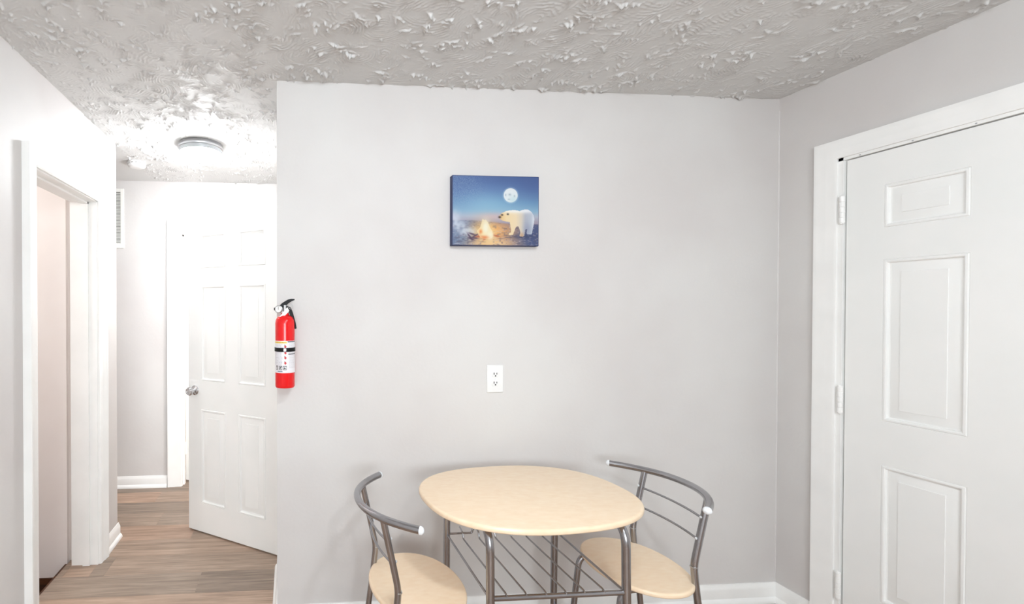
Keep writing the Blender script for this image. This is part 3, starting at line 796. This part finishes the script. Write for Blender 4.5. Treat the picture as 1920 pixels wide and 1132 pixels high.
    # fire
    fl = S([(470, 880), (450, 830), (490, 790), (510, 720), (520, 680), (545, 700), (560, 690), (590, 730), (605, 770), (640, 830), (655, 880), (640, 925), (560, 930), (500, 920)])
    mix((253, 206, 120), np.clip(blob(400, 680, 150, 130) * 0.7, 0, 1))
    for k, (x, y_) in enumerate(S([(390, 870), (430, 890), (360, 900), (470, 900), (520, 900), (560, 910), (420, 920), (490, 860), (380, 930), (620, 890), (690, 890)])):
        a = (0.3, -0.5, 0.9, -0.2, 0.5, -0.9, 0.1, -1.2, 0.4, -0.4, 0.2)[k]; u = (px - x) * math.cos(a) + (py - y_) * math.sin(a); w = -(px - x) * math.sin(a) + (py - y_) * math.cos(a)
        mix((76, 54, 84) if x < 300 else (190, 90, 60), np.clip(np.exp(-(u / 42) ** 2 - (w / 9) ** 2) * 1.2, 0, 0.8))
    fa = in_poly(px, py, fl).astype(float); mix((255, 232, 176), fa * 0.8)
    mix((255, 248, 222), np.clip(blob(415, 640, 45, 90) * 1.1, 0, 1)); mix((255, 246, 214), np.clip(blob(470, 730, 45, 60) * 1.1, 0, 1))
    mix((244, 128, 60), np.clip(blob(352, 690, 20, 26), 0, 1) * 0.7); mix((238, 120, 60), np.clip(blob(400, 760, 50, 20), 0, 1) * 0.7)
    # dark wrapped edges
    ed = np.clip(1 - np.minimum.reduce([px / 9, py / 8, (1083 - px) / 9, (860 - py) / 9]), 0, 1); mix((40, 46, 84), ed * 0.75)
    c = np.clip(img / 255, 0, 1); c = np.where(c <= 0.04045, c / 12.92, ((c + 0.055) / 1.055) ** 2.4)
    return c * 0.70
def printed_grid(name, co, colors, mat, parent):
    nh, nw = co.shape[:2]
    idx = np.arange(nh * nw).reshape(nh, nw)
    q = np.stack([idx[:-1, :-1], idx[1:, :-1], idx[1:, 1:], idx[:-1, 1:]], -1).reshape(-1, 4)
    me = bpy.data.meshes.new(name); me.from_pydata(co.reshape(-1, 3).tolist(), [], q.tolist())
    at = me.color_attributes.new('print', 'FLOAT_COLOR', 'POINT')
    rgba = np.concatenate([colors.reshape(-1, 3), np.ones((nh * nw, 1))], 1).astype(np.float32); at.data.foreach_set('color', rgba.ravel())
    me.materials.append(M[mat]); me.polygons.foreach_set('use_smooth', [True] * len(me.polygons)); me.update()
    o = bpy.data.objects.new(name, me); C.objects.link(o); o.parent = parent
    return o
PX0, PX1, PZ0, PZ1, PD = 0.730, 1.138, 1.712, 2.030, 0.030
pic = thing('canvas_picture', (PX0, YB, PZ0), 'blue canvas print of a white bear by a campfire under a full moon', 'picture')
M['canvas_side'] = new_mat('canvas_dark_blue_edge', lin(50, 58, 96), 0.65)
o = MB().cbox(0, PX1 - PX0, -PD, -0.001, 0, PZ1 - PZ0, 0.002).build('stretcher_frame', 'canvas_side', pic)
nw, nh = 250, 196
pw, ph = PX1 - PX0, PZ1 - PZ0
gx, gz = np.meshgrid(np.linspace(0.0012, pw - 0.0012, nw), np.linspace(ph - 0.0012, 0.0012, nh))
printed_grid('printed_canvas', np.stack([gx, np.full_like(gx, -PD - 0.0006), gz], -1), paint_picture(nw, nh), 'canvas_print', pic)

# ------------------------------------------------------------------ wall outlet
ox, oz = 0.9455, 1.101
ou = thing('wall_outlet', (ox, YB, oz), 'white duplex wall outlet above the table', 'outlet')
b = MB().cbox(-0.0395, 0.0395, -0.0062, -0.0002, -0.064, 0.064, 0.003)
b.build('cover_plate', 'white_plastic', ou)
for s in (1, -1):
    rc = slab_rounded(superellipse(0.0172, 0.0145, 4, 32), 0.0, 0.004, 0.001, 2).build('receptacle', 'white_plastic', ou, smooth=40)
    rc.rotation_euler = (PI / 2, 0, 0); rc.location = (0, -0.0085, 0.0205 * s)
    for (x, w, h, z) in ((-0.0066, 0.0038, 0.0098, 0.0035), (0.0066, 0.0032, 0.0084, 0.0035)):
        MB().box(x - w / 2, x + w / 2, z - h / 2, z + h / 2, -0.001, 0.0003).build('slot', 'slot', rc)
    MB().lathe([(0.0034, -0.001), (0.0034, 0.0003)], (0, -0.0068, 0), 12).build('slot', 'slot', rc)
MB().lathe([(0.0035, 0.0062), (0.0035, 0.0068), (0.002, 0.0074)], (0, 0, 0), 12, axis='-y').build('screw', 'cap_plastic', ou, smooth=40)

# ------------------------------------------------------------------ fire extinguisher
ex, ey, ez = -0.0235, 1.982, 1.084
fe = thing('fire_extinguisher', (ex, ey, ez), 'red fire extinguisher with black handle strapped to the wall end', 'fire extinguisher')
ER = 0.0425
MB().lathe([(0.030, 0.004), (0.034, 0.0), (0.0395, 0.0), (0.0422, 0.004), (ER, 0.010), (ER, 0.278), (0.0405, 0.292), (0.034, 0.304), (0.024, 0.311), (0.017, 0.314), (0.0155, 0.322), (0, 0.322)], (0, 0, 0), 40).build('cylinder', 'red', fe, smooth=40)
def paint_label(nw, nh):
    img = np.full((nh, nw, 3), 0.0); img[:] = (234, 232, 236)
    u, v = np.meshgrid(np.linspace(0, 1, nw), np.linspace(0, 1, nh))     # u: -100..100 deg, v: down
    def rect(u0, u1, v0, v1, c, a=1.0):
        m_ = (u >= u0) & (u <= u1) & (v >= v0) & (v <= v1); img[m_] = np.array(c) * a + img[m_] * (1 - a)
    r = np.random.default_rng(5)
    rect(0.0, 0.56, 0.025, 0.075, (246, 214, 96))
    for k in range(16): rect(0.03 + k * 0.032, 0.05 + k * 0.032, 0.035, 0.065, (150, 110, 40), 0.6)
    rect(0.58, 1, 0.01, 0.04, (70, 70, 72))
    for k in range(30):
        v0 = 0.09 + k * 0.026
        if 0.2 < v0 < 0.34: continue
        if v0 < 0.76:
            x = 0.08
            while x < 0.40:
                l = r.uniform(0.01, 0.05); rect(x, x + l, v0, v0 + 0.009, (150, 150, 160), 0.7); x += l + 0.012
        x = 0.62
        while x < 0.97:
            l = r.uniform(0.01, 0.05); rect(x, x + l, v0, v0 + 0.009, (170, 168, 176), 0.6); x += l + 0.012
    rect(0.60, 0.98, 0.40, 0.425, (60, 58, 60))
    for vc in (0.17, 0.37, 0.52, 0.685):
        rr = np.hypot((u - 0.515) * 1.55, (v - vc)); m_ = (rr < 0.05) & (v > vc - 0.045 + np.abs(u - 0.515) * 1.2); img[m_] = (196, 34, 38)
        rect(0.485, 0.50, vc - 0.055, vc - 0.02, (60, 40, 44))
    for k in range(3):
        u0 = 0.20 + k * 0.125
        rect(u0, u0 + 0.10, 0.775, 0.90, (40, 40, 42)); rect(u0 + 0.012, u0 + 0.088, 0.79, 0.885, (236, 234, 236))
        for q in range(5): a, b_ = u0 + r.uniform(0.015, 0.06), r.uniform(0.79, 0.85); rect(a, a + 0.024, b_, b_ + 0.03, (50, 50, 52))
    rect(0.27, 0.43, 0.93, 0.965, (90, 110, 130), 0.7)
    c = img / 255; return np.where(c <= 0.04045, c / 12.92, ((c + 0.055) / 1.055) ** 2.4)
nw, nh = 160, 110
an, zz = np.meshgrid(np.radians(np.linspace(-190, 10, nw)), np.linspace(0.2035, 0.066, nh))
printed_grid('printed_label', np.stack([(ER + 0.0005) * np.cos(an), (ER + 0.0005) * np.sin(an), zz], -1), paint_label(nw, nh), 'label_print', fe)
# strap of the wall bracket
MB().lathe([(ER + 0.0006, 0.157), (ER + 0.0026, 0.157), (ER + 0.0026, 0.174), (ER + 0.0006, 0.174), (ER + 0.0006, 0.157)], (0, 0, 0), 40, closed=True).build('strap', 'black_plastic', fe, smooth=40)
MB().cbox(-0.006, 0.006, -ER - 0.0055, -ER - 0.002, 0.159, 0.172, 0.001).build('strap_buckle', 'nickel', fe)
MB().box(-0.012, 0.012, ER - 0.001, YB - ey - 0.0005, 0.02, 0.30).build('wall_bracket', 'black_plastic', fe)
# valve, gauge, levers
MB().lathe([(0.0150, 0.318), (0.0150, 0.326), (0.0105, 0.328), (0.0105, 0.356), (0.006, 0.36), (0, 0.36)], (0, 0, 0), 20).build('valve_body', 'nickel', fe, smooth=40)
g_ = MB().lathe([(0.0, 0.0), (0.0150, 0.0), (0.0165, 0.002), (0.0165, 0.010), (0.014, 0.0115), (0.0135, 0.0095), (0, 0.0095)], (0, 0, 0), 28, axis='-y').build('pressure_gauge', 'nickel', fe, smooth=35)
g_.location = (-0.0255, -0.013, 0.339); g_.rotation_euler = (0, 0, math.radians(-14))
MB().lathe([(0.0132, 0.0098), (0.0132, 0.0100), (0, 0.0100)], (0, 0, 0), 24, axis='-y').build('gauge_face', 'tag', g_)
MB().box(-0.0008, 0.0008, -0.0108, -0.0101, -0.002, 0.010).build('gauge_needle', 'slot', g_)
MB().lathe([(0.0045, 0), (0.0055, 0.006), (0.005, 0.02), (0.0062, 0.024), (0.0062, 0.030), (0.003, 0.031)], (0, 0, 0), 14, axis='x').build('nozzle', 'black_plastic', fe, loc=(-0.017, 0, 0.340), smooth=40).rotation_euler = (0, 0, PI)
def bar_y(b, pts, ws, hw):
    """flat lever: centre line pts (x,z) with half heights ws, half width hw along y"""
    n = len(pts); P = [Vector((x, 0, z)) for x, z in pts]; vs_ = []; fs_ = []
    for i, p in enumerate(P):
        t = (P[min(i + 1, n - 1)] - P[max(i - 1, 0)]).normalized(); nr = Vector((-t.z, 0, t.x))
        for (sy, sn) in ((-1, 1), (1, 1), (1, -1), (-1, -1)): vs_.append(p + nr * ws[i] * sn + Vector((0, hw * sy, 0)))
    for i in range(n - 1):
        for k in range(4): k2 = (k + 1) % 4; fs_.append((i * 4 + k, i * 4 + k2, (i + 1) * 4 + k2, (i + 1) * 4 + k))
    fs_.append((0, 1, 2, 3)); fs_.append(tuple((n - 1) * 4 + k for k in range(4)))
    b.add(vs_, fs_); return b
bar_y(MB(), [(-0.018, 0.350), (-0.008, 0.358), (0.004, 0.366), (0.016, 0.374), (0.028, 0.379), (0.042, 0.3815)], [0.007, 0.0085, 0.0085, 0.0075, 0.0055, 0.0025], 0.0085).build('squeeze_lever', 'black_plastic', fe, smooth=40)
bar_y(MB(), [(0.000, 0.346), (0.012, 0.346), (0.020, 0.340), (0.027, 0.322), (0.034, 0.298), (0.040, 0.276), (0.0435, 0.258), (0.0435, 0.254)], [0.005, 0.007, 0.008, 0.0078, 0.0076, 0.0074, 0.007, 0.006], 0.0095).build('carry_handle', 'black_plastic', fe, smooth=40)
ring = [(0.026 + 0.010 * math.cos(a), -0.012, 0.350 + 0.010 * math.sin(a)) for a in [2 * PI * k / 20 for k in range(20)]]
MB().tube(ring + [ring[0]], 0.0011, 8, caps=False).build('pull_ring', 'nickel', fe, smooth=60)
tg = MB().add([(-0.018, -0.021, 0.312), (-0.007, -0.022, 0.303), (0.019, -0.021, 0.332), (0.010, -0.020, 0.348),
               (-0.018, -0.0204, 0.312), (-0.007, -0.0214, 0.303), (0.019, -0.0204, 0.332), (0.010, -0.0194, 0.348)],
              [(0, 1, 2, 3), (7, 6, 5, 4), (0, 4, 5, 1), (1, 5, 6, 2), (2, 6, 7, 3), (3, 7, 4, 0)])
tg.build('inspection_tag', 'tag', fe)

# ------------------------------------------------------------------ ceiling lights
def ceiling_light(loc, glow, label, r=0.138):
    t = thing('ceiling_light', loc, label, 'ceiling light')
    MB().lathe([(r * 0.9, 0), (r * 0.97, -0.002), (r * 0.985, -0.012), (r, -0.015), (r, -0.024), (r * 0.985, -0.028), (r * 0.93, -0.030), (r * 0.93, -0.010)], (0, 0, 0), 48).build('metal_rim', 'nickel', t, smooth=35)
    prof = [(r * 0.945, -0.024)] + [(r * 0.93 * math.cos(PI / 2 * k / 12) ** 0.9, -0.030 - 0.082 * math.sin(PI / 2 * k / 12)) for k in range(13)]
    prof[-1] = (0, prof[-1][1])
    dome = MB().lathe(prof[3:], (0, 0, 0), 48, closed=True).build('glass_dome', glow, t, smooth=50)
    MB().lathe(prof[:4], (0, 0, 0), 48, closed=True).build('glass_shoulder', 'dim_glass', dome, smooth=50)
    MB().lathe([(0.015, -0.109), (0.016, -0.113), (0.010, -0.119), (0.005, -0.122), (0.0045, -0.131), (0.006, -0.134), (0.005, -0.139), (0, -0.141)], (0, 0, 0), 20).build('finial', 'nickel', t, smooth=45)
    return t
ceiling_light((-0.553, 2.868, H - 0.003), 'glow_hall', 'lit frosted dome ceiling light in the hall')
ceiling_light((0.70, 0.58, H - 0.003), 'glow_dining', 'lit frosted dome ceiling light in front of the dining table', 0.085)
pg = thing('pendant_light', (0.48, -0.28, H), 'lit frosted globe pendant light hanging over the kitchen', 'pendant light')
MB().lathe([(0.062, 0), (0.062, -0.010), (0.050, -0.022), (0.012, -0.026)], (0, 0, 0), 32).build('canopy', 'nickel', pg, smooth=35)
MB().lathe([(0.007, -0.02), (0.007, -0.17)], (0, 0, 0), 14).build('stem', 'nickel', pg, smooth=40)
MB().lathe([(0.012, -0.155), (0.050, -0.165), (0.054, -0.180), (0.052, -0.192)], (0, 0, 0), 32).build('fitter', 'nickel', pg, smooth=35)
gp = [(0.082 * math.sin(a), -0.262 + 0.082 * math.cos(a)) for a in [0.66 + (PI - 0.66) * k / 20 for k in range(21)]]
gp[-1] = (0, gp[-1][1])
MB().lathe(gp, (0, 0, 0), 40).build('glass_globe', 'glow_kitchen', pg, smooth=60)

# ------------------------------------------------------------------ smoke detector
sd = thing('smoke_detector', (-1.060, 3.235, H - 0.002), 'round white smoke detector on the hall ceiling', 'smoke detector')
MB().lathe([(0.060, 0), (0.062, -0.003), (0.062, -0.010), (0.058, -0.012)], (0, 0, 0), 36).build('base_plate', 'white_plastic', sd, smooth=35)
MB().lathe([(0.052, -0.010), (0.052, -0.017)], (0, 0, 0), 36).build('vent_gap', 'slot', sd, smooth=35)
MB().lathe([(0.054, -0.0165), (0.0585, -0.017), (0.0585, -0.026), (0.052, -0.033), (0.040, -0.036), (0, -0.037)], (0, 0, 0), 36).build('cover', 'white_plastic', sd, smooth=35)
for k in range(12):
    a = 2 * PI * k / 12; o = MB().box(0.050, 0.0575, -0.006, 0.006, -0.018, -0.010).build('rib', 'white_plastic', sd); o.rotation_euler = (0, 0, a)

# ------------------------------------------------------------------ wall vent on the far wall
vx0, vx1, vz0, vz1 = -1.62, -1.314, 1.905, 2.375
vt = thing('wall_vent', (vx0, YF, vz0), 'white louvred return air vent high on the far hall wall', 'vent')
w, h = vx1 - vx0, vz1 - vz0
b = MB(); e = 0.026
for (a, c_, z0, z1) in ((0, e, 0, h), (w - e, w, 0, h), (e, w - e, 0, e + 0.012), (e, w - e, h - e, h)): b.cbox(a, c_, -0.008, -0.0003, z0, z1, 0.0015)
b.build('frame', 'vent', vt)
MB().box(e, w - e, -0.0012, -0.0004, e, h - e).build('dark_backing', new_mat('vent_backing', lin(150, 150, 146), 0.7), vt)
b = MB(); z = e + 0.016
while z < h - e - 0.004:
    b.extrude([(0, 0), (0.0012, 0), (0.0042, -0.0062), (0.003, -0.0062)], (e, -0.0018, z), (0, -1.4, 0), (0, 0, 1), (1, 0, 0), w - 2 * e); z += 0.0115
o = b.build('louvre_slats', 'vent', vt); o['kind'] = 'stuff'
